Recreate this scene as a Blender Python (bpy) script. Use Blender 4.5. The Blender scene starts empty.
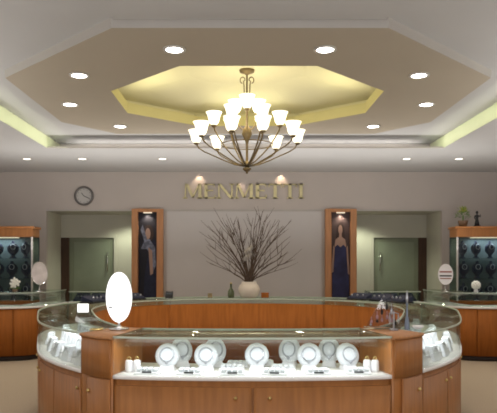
import bpy, bmesh, math, random
from mathutils import Vector, Matrix
random.seed(7)
scene = bpy.context.scene
COL = scene.collection
PI = math.pi
R = math.radians

# ------------------------------------------------------------------ helpers
class MB:
    """collects shapes into one mesh"""
    def __init__(self):
        self.bm = bmesh.new(); self.mi = 0
    def face(self, vs, smooth=False):
        try:
            f = self.bm.faces.new(vs); f.material_index = self.mi; f.smooth = smooth
            return f
        except ValueError:
            return None
    def poly(self, pts):
        return self.face([self.bm.verts.new(p) for p in pts])
    def box(self, x0, x1, y0, y1, z0, z1):
        v = [self.bm.verts.new((x, y, z)) for z in (z0, z1) for y in (y0, y1) for x in (x0, x1)]
        for q in ((0,2,3,1),(4,5,7,6),(0,1,5,4),(2,6,7,3),(0,4,6,2),(1,3,7,5)):
            self.face([v[i] for i in q])
        return self
    def hull(self, bot, top):
        """prism between two loops of equal length"""
        a = [self.bm.verts.new(p) for p in bot]; b = [self.bm.verts.new(p) for p in top]
        n = len(a)
        self.face(list(reversed(a))); self.face(b)
        for i in range(n):
            j = (i+1) % n
            self.face([a[i], a[j], b[j], b[i]])
        return self
    def lathe(self, prof, c=(0,0,0), n=20, axis='Z', smooth=True, sx=1.0, sy=1.0, caps=True):
        rings = []
        for r, z in prof:
            ring = []
            for k in range(n):
                a = 2*PI*k/n
                p = Vector((r*math.cos(a)*sx, r*math.sin(a)*sy, z))
                if axis == 'Y': p = Vector((p.x, z, -p.y)) if False else Vector((p.x, -z, p.y))
                ring.append(self.bm.verts.new(p + Vector(c)))
            rings.append(ring)
        for a, b in zip(rings, rings[1:]):
            for k in range(n):
                j = (k+1) % n
                self.face([a[k], a[j], b[j], b[k]], smooth)
        if caps and prof[0][0] > 1e-6: self.face(list(reversed(rings[0])))
        if caps and prof[-1][0] > 1e-6: self.face(rings[-1])
        return self
    def tube(self, pts, rad, n=6, closed=False):
        pts = [Vector(p) for p in pts]
        m = len(pts)
        rr = rad if isinstance(rad, (list, tuple)) else [rad]*m
        rings = []
        prev = None
        for i, p in enumerate(pts):
            if closed: t = pts[(i+1) % m]-pts[i-1]
            else: t = pts[min(i+1, m-1)]-pts[max(i-1, 0)]
            if t.length < 1e-9: t = Vector((0,0,1))
            t.normalize()
            if prev is None:
                u = t.orthogonal().normalized()
            else:
                u = prev - t*prev.dot(t)
                u = u.normalized() if u.length > 1e-6 else t.orthogonal().normalized()
            prev = u
            w = t.cross(u)
            rings.append([self.bm.verts.new(p + (u*math.cos(2*PI*k/n)+w*math.sin(2*PI*k/n))*rr[i]) for k in range(n)])
        L = m if closed else m-1
        for i in range(L):
            a, b = rings[i], rings[(i+1) % m]
            for k in range(n):
                j = (k+1) % n
                self.face([a[k], a[j], b[j], b[k]], True)
        if not closed:
            self.face(list(reversed(rings[0]))); self.face(rings[-1])
        return self
    def ball(self, c, rx, ry=None, rz=None, u=14, v=9, rot=None):
        ry = ry or rx; rz = rz or rx
        M = Matrix.Translation(c) @ (rot.to_4x4() if rot else Matrix()) @ Matrix.Diagonal((rx, ry, rz, 1))
        ret = bmesh.ops.create_uvsphere(self.bm, u_segments=u, v_segments=v, radius=1, matrix=M)
        for vv in ret['verts']:
            for f in vv.link_faces: f.material_index = self.mi; f.smooth = True
        return self
    def xform(self, M):
        bmesh.ops.transform(self.bm, matrix=M, verts=self.bm.verts); return self
    def build(self, name, mats, parent=None, bevel=0.0):
        bmesh.ops.remove_doubles(self.bm, verts=self.bm.verts, dist=1e-6)
        bmesh.ops.recalc_face_normals(self.bm, faces=self.bm.faces)
        me = bpy.data.meshes.new(name); self.bm.to_mesh(me); self.bm.free()
        for m in (mats if isinstance(mats, (list, tuple)) else [mats]): me.materials.append(m)
        o = bpy.data.objects.new(name, me); COL.objects.link(o)
        if parent: o.parent = parent
        if bevel:
            b = o.modifiers.new('bevel', 'BEVEL'); b.width = bevel; b.segments = 2; b.limit_method = 'ANGLE'
        return o

def tag(o, label, cat, group=None, kind=None):
    o['label'] = label; o['category'] = cat
    if group: o['group'] = group
    if kind: o['kind'] = kind
    return o
def thing(name, label, cat, loc=(0,0,0), rz=0, group=None):
    o = bpy.data.objects.new(name, None); COL.objects.link(o); o.empty_display_size = .1
    o.location = loc; o.rotation_euler = (0, 0, rz)
    return tag(o, label, cat, group)
def struct(name, mb, m):
    o = mb.build(name, m); o['kind'] = 'structure'; return o
def copy_tree(o, parent=None):
    c = o.copy(); COL.objects.link(c)
    if parent: c.parent = parent
    for ch in list(o.children): copy_tree(ch, c)
    return c
def place(root, loc, rz=0, label=None, group=None, first=False):
    r = root if first else copy_tree(root)
    r.location = loc; r.rotation_euler = (0, 0, rz)
    if label: r['label'] = label
    if group: r['group'] = group
    return r

# ------------------------------------------------------------------ materials
def mat(name, col, rough=.6, metal=0, emit=None, estr=0, noise=0, nscale=6, stretch=(1,1,1), spec=.4, col2=None, bump=0):
    m = bpy.data.materials.new(name); m.use_nodes = True
    nt = m.node_tree; b = nt.nodes['Principled BSDF']
    b.inputs['Base Color'].default_value = (*col, 1)
    b.inputs['Roughness'].default_value = rough
    b.inputs['Metallic'].default_value = metal
    b.inputs['Specular IOR Level'].default_value = spec
    if emit:
        b.inputs['Emission Color'].default_value = (*emit, 1); b.inputs['Emission Strength'].default_value = estr
    if noise or col2:
        tc = nt.nodes.new('ShaderNodeTexCoord'); mp = nt.nodes.new('ShaderNodeMapping')
        mp.inputs['Scale'].default_value = stretch
        n = nt.nodes.new('ShaderNodeTexNoise'); n.inputs['Scale'].default_value = nscale; n.inputs['Detail'].default_value = 4
        r = nt.nodes.new('ShaderNodeValToRGB')
        c2 = col2 or tuple(c*(1-noise) for c in col)
        r.color_ramp.elements[0].color = (*c2, 1); r.color_ramp.elements[1].color = (*col, 1)
        r.color_ramp.elements[0].position = .35; r.color_ramp.elements[1].position = .65
        nt.links.new(tc.outputs['Object'], mp.inputs[0]); nt.links.new(mp.outputs[0], n.inputs['Vector'])
        nt.links.new(n.outputs['Fac'], r.inputs[0]); nt.links.new(r.outputs[0], b.inputs['Base Color'])
        if bump:
            bp = nt.nodes.new('ShaderNodeBump'); bp.inputs['Strength'].default_value = bump
            nt.links.new(n.outputs['Fac'], bp.inputs['Height']); nt.links.new(bp.outputs[0], b.inputs['Normal'])
    return m
def glass(name, tint=(.95,.98,.96), refl=.28):
    m = bpy.data.materials.new(name); m.use_nodes = True
    nt = m.node_tree; nt.nodes.clear()
    o = nt.nodes.new('ShaderNodeOutputMaterial'); t = nt.nodes.new('ShaderNodeBsdfTransparent')
    g = nt.nodes.new('ShaderNodeBsdfGlossy'); mx = nt.nodes.new('ShaderNodeMixShader')
    f = nt.nodes.new('ShaderNodeFresnel'); f.inputs['IOR'].default_value = 1.45
    ml = nt.nodes.new('ShaderNodeMath'); ml.operation = 'MULTIPLY'; ml.inputs[1].default_value = refl
    t.inputs[0].default_value = (*tint, 1); g.inputs['Roughness'].default_value = .03
    nt.links.new(f.outputs[0], ml.inputs[0]); nt.links.new(ml.outputs[0], mx.inputs[0])
    nt.links.new(t.outputs[0], mx.inputs[1]); nt.links.new(g.outputs[0], mx.inputs[2]); nt.links.new(mx.outputs[0], o.inputs[0])
    return m

M = dict(
    wall=mat('wall_paint', (.52,.465,.43), .8, noise=.05, nscale=1.5),
    wall_panel=mat('lavender_panel_paint', (.56,.53,.52), .8, noise=.04, nscale=1.5),
    alcove=mat('sage_wall_paint', (.53,.515,.44), .8, noise=.06, nscale=2),
    ceil=mat('grey_ceiling_paint', (.545,.54,.54), .9, noise=.03, nscale=1.2),
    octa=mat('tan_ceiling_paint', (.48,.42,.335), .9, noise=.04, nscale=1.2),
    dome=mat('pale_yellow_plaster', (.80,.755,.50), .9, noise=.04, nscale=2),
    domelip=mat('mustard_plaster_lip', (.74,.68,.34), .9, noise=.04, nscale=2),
    trimw=mat('pale_moulding_paint', (.47,.44,.41), .7, noise=.04, nscale=4),
    trim3=mat('rear_soffit_paint', (.66,.62,.585), .8, noise=.04, nscale=3),  # lightened over the ceiling paint to offset weak light there
    hazy=mat('hazy_mirror', (.62,.57,.60), .3, .35, noise=.25, nscale=9),  # pinkish grey stands in for what the mirror reflects
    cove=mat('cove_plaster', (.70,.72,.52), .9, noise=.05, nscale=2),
    floor=mat('beige_carpet', (.45,.36,.26), .95, noise=.12, nscale=60, bump=.1),
    mat_dark=mat('dark_floor_mat', (.24,.205,.18), .9, noise=.2, nscale=40),  # painted shade, darker than the carpet it covers
    wood=mat('cherry_wood', (.39,.155,.045), .38, noise=.22, nscale=5, stretch=(6,6,.6), spec=.4),
    wood_d=mat('deep_cherry_wood', (.36,.115,.022), .55, noise=.22, nscale=5, stretch=(6,6,.6), spec=.12),
    wood_l=mat('light_cherry_wood', (.52,.24,.10), .4, noise=.18, nscale=6, stretch=(6,6,.6)),
    dark=mat('dark_plinth', (.03,.02,.018), .6, noise=.2, nscale=10),
    jamb=mat('dark_walnut', (.07,.035,.02), .5, noise=.3, nscale=6, stretch=(6,6,.6)),
    deck=mat('white_laminate', (.86,.83,.81), .45, noise=.03, nscale=8),
    white=mat('white_velvet', (.74,.75,.80), .75, noise=.05, nscale=20),
    silk=mat('white_satin', (.82,.80,.83), .4, noise=.04, nscale=15),
    silver=mat('polished_silver', (.42,.43,.47), .3, .9, noise=.1, nscale=10),
    gold=mat('brushed_gold', (.75,.58,.25), .3, 1, noise=.15, nscale=10),
    letter=mat('champagne_metal', (.62,.55,.32), .35, .7, noise=.15, nscale=8),
    brass=mat('antique_brass', (.27,.20,.10), .4, .6, noise=.3, nscale=20),
    shade=mat('frosted_shade', (.95,.93,.85), .6, emit=(1,.92,.70), estr=1.5, noise=.03),
    lamp=mat('lit_lamp', (1,1,1), .6, emit=(1,.95,.85), estr=14, noise=.02),
    lamp_dim=mat('dim_lit_lamp', (1,1,1), .6, emit=(1,.92,.82), estr=3, noise=.02),
    lamp_bar=mat('warm_light_bar', (.9,.85,.75), .6, emit=(1,.85,.62), estr=.7, noise=.02),
    ringw=mat('white_metal_trim', (.6,.58,.54), .5, noise=.05),
    navy=mat('navy_velvet', (.018,.022,.05), .8, noise=.3, nscale=20),
    black=mat('black_card', (.012,.012,.014), .6, noise=.3),
    greydark=mat('smoky_interior', (.10,.125,.13), .7, noise=.4, nscale=3),
    rim=mat('pale_green_glass_edge', (.55,.62,.52), .3, noise=.1, nscale=10),
    chrome=mat('chrome', (.7,.7,.7), .2, 1, noise=.08),
    mirror=mat('mirror_glass', (.85,.86,.88), .05, 1, noise=.02),
    bright=mat('lit_white_face', (.95,.95,.97), .5, emit=(1,1,1), estr=1.1, noise=.01),  # added glow stands in for overexposure on mirror and card
    green=mat('leaf_green', (.10,.20,.035), .6, noise=.5, nscale=15),
    lime=mat('lime_leaf', (.33,.36,.07), .6, noise=.4, nscale=15),
    pot=mat('terracotta_glaze', (.20,.13,.08), .5, noise=.2),
    bark=mat('dry_twig_bark', (.13,.085,.06), .8, noise=.4, nscale=30),
    vase=mat('cream_ceramic', (.66,.58,.50), .35, noise=.08, nscale=6),
    bronze=mat('dark_bronze', (.03,.028,.03), .35, .5, noise=.3),
    petal=mat('white_petal', (.9,.9,.84), .6, noise=.05),
    skin=mat('printed_skin', (.36,.23,.18), .7, noise=.1),
    hair=mat('printed_hair', (.04,.022,.018), .7, noise=.2),
    gown=mat('printed_navy_gown', (.030,.032,.10), .7, noise=.45, nscale=5),
    pbg=mat('printed_dark_backdrop', (.07,.045,.045), .7, noise=.4, nscale=2),
    pbg2=mat('printed_black_backdrop', (.012,.012,.022), .7, noise=.5, nscale=2),
    lace=mat('printed_pale_lace', (.22,.24,.33), .7, noise=.6, nscale=16),
    doorleaf=mat('sage_door_paint', (.21,.235,.165), .5, noise=.1, nscale=3),
    frost=mat('frosted_door_glass', (.25,.285,.21), .35, noise=.12, nscale=2),
    clockf=mat('clock_face', (.50,.48,.46), .5, noise=.05),
    clockr=mat('clock_rim_grey', (.17,.16,.155), .35, .4, noise=.1),
    red=mat('red_band', (.30,.08,.07), .5, noise=.1),  # reflected red, painted on the right oval mirror
    rose=mat('rose_quartz_beads', (.42,.24,.26), .35, noise=.4, nscale=20),
    bluegl=mat('pale_blue_glass', (.22,.27,.36), .15, noise=.3, nscale=8),
    bloom=mat('dried_bloom', (.44,.40,.36), .8, noise=.2, nscale=12),
    acryl=glass('clear_acrylic', (.86,.84,.85), 1.0),
    glass=glass('showcase_glass'),
    topglass=glass('counter_top_glass', (.90,.95,.90), .45),
    cabglass=glass('cabinet_glass', (.88,.93,.91), .5),
    green_bottle=mat('green_bottle_glass', (.10,.12,.06), .15, noise=.2),
)

# ------------------------------------------------------------------ camera
CX, CZ, F, PX, PY = -.08, 1.55, 620.0, 240.0, 262.0
cd = bpy.data.cameras.new('camera'); cam = bpy.data.objects.new('camera', cd); COL.objects.link(cam)
cam.location = (CX, 0, CZ); cam.rotation_euler = (R(90), 0, 0)
cd.sensor_width = 36; cd.lens = 36*F/497; cd.sensor_fit = 'HORIZONTAL'
cd.shift_x = (248.5-PX)/497; cd.shift_y = (PY-206.5)/497
cd.clip_end = 60
scene.camera = cam
def at(px, py, d):            # metres of a point seen at (px, py) at depth d
    return Vector(((px-PX)*d/F+CX, d, CZ-(py-PY)*d/F))

# ------------------------------------------------------------------ room shell
ZC, ZO, ZS = 3.48, 3.40, 3.29          # main ceiling, dropped octagon, perimeter soffit
SX, SY, SB = 3.03, 9.46, 10.15                      # soffit edges
WX, WY, NY = 5.2, 12.0, -2.0
struct('floor', MB().box(-WX, WX, NY, 13.3, -.1, 0), M['floor'])
m = MB()
m.box(-SX-.3, SX+.3, NY, 5.6, ZC, ZC+.1); m.box(-SX-.3, SX+.3, 8.65, SB+.2, ZC, ZC+.1)
m.box(-SX-.3, -1.75, 5.6, 8.65, ZC, ZC+.1); m.box(1.75, SX+.3, 5.6, 8.65, ZC, ZC+.1)
struct('ceiling', m, M['ceil'])
m = MB(); m.box(-1.07, 1.07, NY, 4.86, ZC-.03, ZC+.02); struct('ceiling_front_panel', m, M['ceil'])
m = MB()
m.box(-WX, -SX, NY, SB, ZS, ZS+.30); m.box(SX, WX, NY, SB, ZS, ZS+.30); m.box(-WX, WX, SB, 13.3, ZS, ZS+.30); m.box(-SX, SX, SY, SB, ZS, ZS+.012)
struct('ceiling_soffit', m, M['ceil'])
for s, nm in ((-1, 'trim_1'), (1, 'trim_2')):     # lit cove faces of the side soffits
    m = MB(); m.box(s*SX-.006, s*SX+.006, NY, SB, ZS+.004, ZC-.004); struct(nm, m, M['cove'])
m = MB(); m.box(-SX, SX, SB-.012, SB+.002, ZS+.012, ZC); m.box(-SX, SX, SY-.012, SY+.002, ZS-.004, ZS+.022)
struct('trim_3', m, M['trim3'])
OUT = [(-1.095,4.9),(1.095,4.9),(2.44,6.23),(2.44,8.2),(1.85,8.95),(-1.85,8.95),(-2.44,8.2),(-2.44,6.23)]
INN = [(-.65,5.85),(.65,5.85),(1.476,6.71),(1.476,7.7),(.65,8.43),(-.65,8.43),(-1.476,7.7),(-1.476,6.71)]
def ring8(m, A, za, B, zb):
    a = [m.bm.verts.new((*p, za)) for p in A]; b = [m.bm.verts.new((*p, zb)) for p in B]
    for i in range(8):
        j = (i+1) % 8
        m.face([a[i], a[j], b[j], b[i]])
def scaled(P, k, c=(0, 7.14)): return [(c[0]+(x-c[0])*k, c[1]+(y-c[1])*k) for x, y in P]
m = MB(); ring8(m, OUT, ZO, INN, ZO); struct('ceiling_octagon', m, M['octa'])
m = MB(); ring8(m, OUT, ZO, scaled(OUT, 1.003), ZC+.01)
struct('trim_4', m, M['trimw'])
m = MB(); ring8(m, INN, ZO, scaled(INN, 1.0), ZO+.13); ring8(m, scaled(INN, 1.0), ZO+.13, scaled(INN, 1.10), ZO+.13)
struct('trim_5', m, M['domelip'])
m = MB(); ring8(m, scaled(INN, 1.10), ZO+.13, scaled(INN, 1.10), ZO+.2); ring8(m, scaled(INN, 1.10), ZO+.2, scaled(INN, .45), 3.76)
c8 = [m.bm.verts.new((*p, 3.76)) for p in scaled(INN, .45)]; m.face(c8)
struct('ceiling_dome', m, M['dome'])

# walls
AX0, AX1, ALZ = 2.17, 3.83, 2.54         # alcove opening
m = MB()
m.box(-WX, -AX1, WY, WY+.1, 0, ZS); m.box(AX1, WX, WY, WY+.1, 0, ZS)
m.box(-AX1, -AX0, WY, WY+.1, ALZ, ZS); m.box(AX0, AX1, WY, WY+.1, ALZ, ZS)
m.box(-AX0, AX0, WY, WY+.1, 0, ZS)
struct('wall_back', m, M['wall'])
struct('wall_left', MB().box(-WX-.1, -WX, NY, 13.3, 0, ZS+.3), M['wall'])
struct('wall_right', MB().box(WX, WX+.1, NY, 13.3, 0, ZS+.3), M['wall'])
DW0, DW1, DZ, AY = 2.72, 3.83, 2.06, 13.0
for s, n in ((-1, 1), (1, 2)):
    m = MB()
    xs = lambda a, b: (min(s*a, s*b), max(s*a, s*b))
    m.box(*xs(1.2, DW0), AY, AY+.1, 0, ALZ+.05); m.box(*xs(DW0, DW1), AY, AY+.1, DZ, ALZ+.05)
    m.box(*xs(AX1, AX1+.08), WY+.1, AY+.1, 0, ALZ+.05)
    struct('wall_alcove_' + ('left' if s < 0 else 'right'), m, M['alcove'])
    m = MB(); m.box(*xs(1.2, AX1), WY+.1, AY+.1, ALZ, ALZ+.05); struct('ceiling_alcove_' + ('left' if s < 0 else 'right'), m, M['alcove'])
    # door trim
    m = MB(); m.box(*xs(DW0-.06, DW0), AY-.03, AY+.02, 0, DZ+.06); m.box(*xs(DW0, DW1), AY-.03, AY+.02, DZ, DZ+.06)
    struct('trim_%d' % (5+n), m, M['alcove'])
    # door: dark jamb, leaf, frosted panel, handle
    d = bpy.data.objects.new('door_%d' % n, None); COL.objects.link(d); d['kind'] = 'structure'
    MB().box(*xs(DW1-.17, DW1), AY-.02, AY+.08, 0, DZ).build('door_jamb', M['jamb'], d)
    m = MB(); m.box(*xs(DW0, DW1-.17), AY+.03, AY+.07, 0, DZ)
    m.box(*xs(DW0, DW0+.09), AY+.015, AY+.03, 0, DZ); m.box(*xs(DW1-.26, DW1-.17), AY+.015, AY+.03, 0, DZ)
    m.box(*xs(DW0+.09, DW1-.26), AY+.015, AY+.03, DZ-.09, DZ); m.box(*xs(DW0+.09, DW1-.26), AY+.015, AY+.03, 0, .2)
    m.build('door_leaf', M['doorleaf'], d)
    MB().box(*xs(DW0+.092, DW1-.262), AY+.018, AY+.029, .202, DZ-.092).build('door_panel', M['frost'], d)
    hx = s*(DW0+.13)
    MB().tube([(hx, AY-.03, 1.35), (hx, AY-.03, 1.75)], .012).tube([(hx, AY-.03, 1.4), (hx, AY+.03, 1.4)], .008).tube([(hx, AY-.03, 1.7), (hx, AY+.03, 1.7)], .008).build('door_handle', M['chrome'], d)
# pale panel and its moulding on the back wall, band over the alcoves
m = MB(); m.box(-1.50, 1.50, WY-.012, WY, .1, 2.53); struct('wall_panel_back', m, M['wall_panel'])
m = MB(); m.box(-AX1, AX1, WY-.02, WY, ALZ-.005, ALZ+.025); struct('trim_8', m, M['trimw'])
m = MB(); m.box(-WX, -AX1, WY-.015, WY, 0, .1); m.box(-AX0, AX0, WY-.015, WY, 0, .1); m.box(AX1, WX, WY-.015, WY, 0, .1)
struct('baseboard_back', m, M['trimw'])

# ------------------------------------------------------------------ recessed downlights
dl = thing('recessed_downlight', '', 'downlight')
MB().lathe([(.10,0),(.10,-.012),(.075,-.012),(.075,.0)], n=24).build('trim_ring', M['ringw'], dl)
MB().lathe([(.001,-.008),(.074,-.008)], n=24, caps=False).build('lens', M['lamp'], dl)
spots = []
for i, (x, y, lab) in enumerate([
    (-.65,5.385,'recessed octagon downlight, left one of the pair nearest the front edge'),
    (.66,5.385,'recessed octagon downlight, right one of the pair nearest the front edge'),
    (-1.67,6.13,'recessed octagon downlight near its left corner, larger of the two there'),
    (1.69,6.13,'recessed octagon downlight near its right corner, larger of the two there'),
    (-2.07,7.26,'recessed octagon downlight beside the left lit cove slot'),
    (2.10,7.26,'recessed octagon downlight beside the right lit cove slot'),
    (-1.71,8.43,'recessed octagon downlight at the rear edge, left of the chandelier'),
    (1.73,8.43,'recessed octagon downlight at the rear edge, right of the chandelier')]):
    place(dl, (x, y, ZO), 0, lab, 'downlights in the octagon ceiling', first=(i == 0)); spots.append((x, y, ZO))
dl2 = copy_tree(dl)
for c in dl2.children:
    if c.name.startswith('lens'):
        c.data = c.data.copy(); c.data.materials[0] = M['lamp_dim']
for i, (x, lab) in enumerate([
    (-2.73,'small soffit downlight above the wall clock'),
    (-1.385,'small soffit downlight between the clock and the gold lettering'),
    (2.72,'small soffit downlight above the alcove beside the framed gown poster'),
    (-3.66,'faint small soffit downlight at the far left, over the tall cabinet'),
    (3.60,'faint small soffit downlight at the far right, over the potted plant')]):
    d = place(dl2, (x, 10.42, ZS), 0, lab, 'downlights in the rear soffit', first=(i == 0)); d.scale = (.85,.85,1)
    spots.append((x, 10.42, ZS))

# ------------------------------------------------------------------ chandelier
ch = thing('chandelier', 'large brass three tier chandelier with glowing white bell shades hanging from the yellow dome', 'chandelier', (0, 7.14, 0))
m = MB(); m.lathe([(.001,3.76),(.09,3.76),(.085,3.735),(.03,3.715),(.012,3.70)], n=16); m.build('canopy', M['brass'], ch)
m = MB(); m.lathe([(.010,3.71),(.010,3.42),(.03,3.40),(.014,3.36),(.014,3.12),(.05,3.08),(.06,3.02),(.022,2.94),(.014,2.90),(.014,2.64),(.04,2.61),(.05,2.585),(.02,2.56),(.012,2.54)], n=12)
m.build('stem', M['brass'], ch)
MB().lathe([(.012,2.55),(.045,2.535),(.05,2.515),(.03,2.49),(.012,2.475),(.018,2.462),(.001,2.445)], n=12).build('finial', M['brass'], ch)
for s in (-1, 1):
    pts = []
    for k in range(22):
        a = -PI/2 + k/21*1.7*PI
        rr = .034
        pts.append((s*(.055+rr*math.cos(a)*1), -.01, 3.68+rr*math.sin(a)))
    m = MB().tube([(s*.028,-.01,3.40),(s*.034,-.01,3.58),(s*.040,-.01,3.63)]+[(s*(.05+.028*math.cos(PI-k*.42)), -.01, 3.64+.03*math.sin(PI-k*.42)*1.2) for k in range(12)], .0065)
    m.build('scroll', M['brass'], ch)
def squash(o):
    for v in o.data.vertices:
        if v.co.z < 2.94: v.co.z = 2.94-(2.94-v.co.z)*.76
    return o
for o_ in ch.children:
    squash(o_)
def shade_mesh():
    m = MB(); m.lathe([(.022,0),(.04,.012),(.058,.04),(.066,.08),(.078,.12),(.094,.150),(.090,.150),(.072,.118),(.060,.08),(.050,.04),(.02,.014)], n=20)
    return m
s0 = None
tiers = [(.60, 2.94, [16,-16,57,-57,100,-100,143,-143]), (.38, 3.12, [26,-26,86,-86,150,-150]), (.15, 3.28, [0,120,-120])]
for ti, (rad, z, angs) in enumerate(tiers):
    for a in angs:
        t = R(a); dx, dy = math.sin(t), -math.cos(t)      # 0 deg faces the camera
        P = lambda r, zz: (dx*r, dy*r, zz)
        if ti == 0:
            ctrl = [P(.02,2.56),P(.14,2.59),P(.27,2.66),P(.40,2.74),P(.50,2.80),P(.57,2.86),P(.60,2.935)]
        elif ti == 1:
            ctrl = [P(.03,2.58),P(.10,2.64),P(.18,2.74),P(.26,2.86),P(.33,2.99),P(.37,3.06),P(.38,3.115)]
        else:
            ctrl = [P(.02,3.06),P(.06,3.08),P(.11,3.13),P(.145,3.2),P(.15,3.275)]
        m = MB().tube(ctrl, .009 if ti < 2 else .007, n=6)
        m.lathe([(.012,z-.03),(.03,z-.015),(.034,z),(.02,z+.004)], c=P(rad,0), n=10)
        squash(m.build('arm', M['brass'], ch))
        if s0 is None:
            sh = s0 = shade_mesh().build('shade', M['shade'], ch)
        else:
            sh = s0.copy(); COL.objects.link(sh); sh.parent = ch
        sh.location = P(rad, z)
m = MB().tube([(.30*math.cos(k*PI/16), .30*math.sin(k*PI/16), 2.90) for k in range(32)], .006, closed=True); m.build('hoop', M['brass'], ch)

# ------------------------------------------------------------------ wall lettering
sg = thing('wall_sign', 'raised champagne gold serif lettering on the back wall above the twig arrangement', 'sign', (0, WY, 0))
def letter(chr_, x, w, z0, h):
    m = MB(); y0, y1 = -.045, -.002
    st, th, se = .062, .026, .022
    def bar(xa, za, xb, zb, wd):
        m.hull([(xa-wd/2, y0, za), (xa+wd/2, y0, za), (xb+wd/2, y0, zb), (xb-wd/2, y0, zb)],
               [(xa-wd/2, y1, za), (xa+wd/2, y1, za), (xb+wd/2, y1, zb), (xb-wd/2, y1, zb)])
    def hb(xa, xb, z, t): m.box(xa, xb, y0, y1, z, z+t)
    def serif(xc, z, wd=.11): hb(xc-wd/2, xc+wd/2, z, se)
    z1 = z0+h
    if chr_ == 'M':
        bar(x+.03, z0, x+.045, z1, th); bar(x+w-.045, z0, x+w-.045, z1, st)
        bar(x+w/2, z0+.02, x+.06, z1, st*.9); bar(x+w/2, z0+.02, x+w-.06, z1, th)
        serif(x+.03, z0, .09); serif(x+w-.045, z0, .12)
    elif chr_ == 'N':
        bar(x+.035, z0, x+.035, z1, th); bar(x+w-.035, z0, x+w-.035, z1, th); bar(x+w-.04, z0, x+.04, z1, st)
        serif(x+.035, z0, .09); serif(x+w-.035, z1-se, .09)
    elif chr_ == 'E':
        bar(x+.05, z0, x+.05, z1, st); hb(x+.01, x+w-.01, z0, th); hb(x+.01, x+w-.02, z1-th, th); hb(x+.05, x+w-.05, z0+h*.5, th)
        m.box(x+w-.03, x+w-.01, y0, y1, z0, z0+.07); m.box(x+w-.04, x+w-.02, y0, y1, z1-.06, z1)
    elif chr_ == 'T':
        bar(x+w/2, z0, x+w/2, z1, st); hb(x, x+w, z1-th, th); serif(x+w/2, z0)
        m.box(x, x+.02, y0, y1, z1-.07, z1); m.box(x+w-.02, x+w, y0, y1, z1-.07, z1)
    elif chr_ == 'I':
        bar(x+w/2, z0, x+w/2, z1, st); serif(x+w/2, z0); serif(x+w/2, z1-se)
    m.build('letter', M['letter'], sg)
x = -1.17
for c_, w in zip('MENMETTI', (.36,.24,.32,.36,.24,.26,.26,.12)):
    letter(c_, x, w, 2.775, .285); x += w+.024

# ------------------------------------------------------------------ wall clock
c = at(84, 196, WY-.02)
ck = thing('wall_clock', 'round grey rimmed wall clock with pale face above the dim alcove', 'clock', (c.x, WY, c.z))
MB().lathe([(.185,0),(.185,.045),(.15,.05),(.148,.02)], axis='Y', n=32).build('rim', M['clockr'], ck)
MB().lathe([(.001,.022),(.15,.022)], axis='Y', n=32, caps=False).build('dial', M['clockf'], ck)
for a, l in ((-40, .08), (115, .12)):
    MB().tube([(0,-.03,0), (l*math.sin(R(a)), -.03, l*math.cos(R(a)))], .006).build('hand', M['black'], ck)
hm = MB().ball((0,0,0), .008, .004, .008, u=8, v=5).build('hour_marker', M['clockr'], ck)
for k in range(12):
    h = hm if k == 0 else hm.copy()
    if k: COL.objects.link(h)
    h.location = (.125*math.cos(k*PI/6), -.024, .125*math.sin(k*PI/6))

# ------------------------------------------------------------------ framed posters
def poster(s, label):
    x0, x1 = 1.555, 2.16
    xc = s*(x0+x1)/2; hw = (x1-x0)/2; z0, z1 = .72, 2.57
    t = thing('framed_poster', label, 'poster', (xc, WY-.0, 0), 0, 'tall lit posters beside the alcoves')
    m = MB(); fw = .118
    m.box(-hw, -hw+fw, -.12, -.022, z0, z1); m.box(hw-fw, hw, -.12, -.022, z0, z1)
    m.box(-hw+fw, hw-fw, -.12, -.022, z1-.06, z1); m.box(-hw+fw, hw-fw, -.12, -.022, z0, z0+.1)
    m.build('frame', M['wood_l'], t, bevel=.008)
    pw = hw-fw
    m = MB(); L = [0]
    def P(pts, mi):
        L[0] += 1; m.mi = mi; y = -.03-.0015*L[0]
        m.poly([(px*pw, y, z0+.1+(z1-z0-.16)*pz) for px, pz in pts])
    P([(-1,0),(1,0),(1,1),(-1,1)], 0)
    ell = lambda cx, cz, rx, rz, n=18: [(cx+rx*math.cos(2*PI*k/n), cz+rz*math.sin(2*PI*k/n)) for k in range(n)]
    if s > 0:
        P(ell(.0,.80,.40,.082), 2); P([(-.4,.80),(.4,.80),(.5,.66),(-.5,.66)], 2)
        P([(-.62,.62),(-.5,.69),(-.14,.72),(-.12,.77),(.14,.77),(.14,.72),(.5,.69),(.62,.62),(.5,.56),(-.5,.56)], 1)
        P(ell(.0,.80,.22,.055), 1)
        P([(-.9,0),(.92,0),(.86,.3),(.62,.47),(.58,.60),(.3,.63),(0,.60),(-.3,.63),(-.6,.60),(-.62,.45),(-.85,.3)], 3)
        P([(-.98,.30),(-.74,.32),(-.6,.60),(-.74,.62)], 1); P([(.98,.28),(.78,.30),(.62,.60),(.76,.62)], 1)
        ms = [M['pbg'], M['skin'], M['hair'], M['gown']]
    else:
        P([(-.5,0),(1,0),(1,.62),(.6,.70),(.1,.60),(-.3,.3)], 3)
        P(ell(.05,.76,.55,.095), 2)
        P(ell(.0,.755,.27,.065), 1)
        P([(-.75,.58),(-.3,.69),(.2,.69),(.75,.60),(.85,.40),(.5,.30),(.35,.5),(-.1,.58)], 4)
        P([(.05,.60),(.45,.56),(.55,.30),(.25,.28)], 1)
        P([(-.75,.80),(-.55,.86),(-.1,.70),(-.35,.66)], 4)
        ms = [M['pbg2'], M['skin'], M['hair'], M['navy'], M['lace']]
    m.build('print', ms, t)
    MB().box(-.08, .08, -.09, -.04, z1-.080, z1-.062).build('light_bar', M['lamp_bar'], t)
    l = bpy.data.lights.new('poster_light', 'SPOT'); l.energy = 8; l.spot_size = R(120); l.spot_blend = .8; l.color = (1,.85,.65); l.shadow_soft_size = .02
    lo = bpy.data.objects.new('poster_light', l); COL.objects.link(lo); lo.location = (xc, WY-.085, z1-.10); lo.rotation_euler = (R(12), 0, 0)
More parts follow.
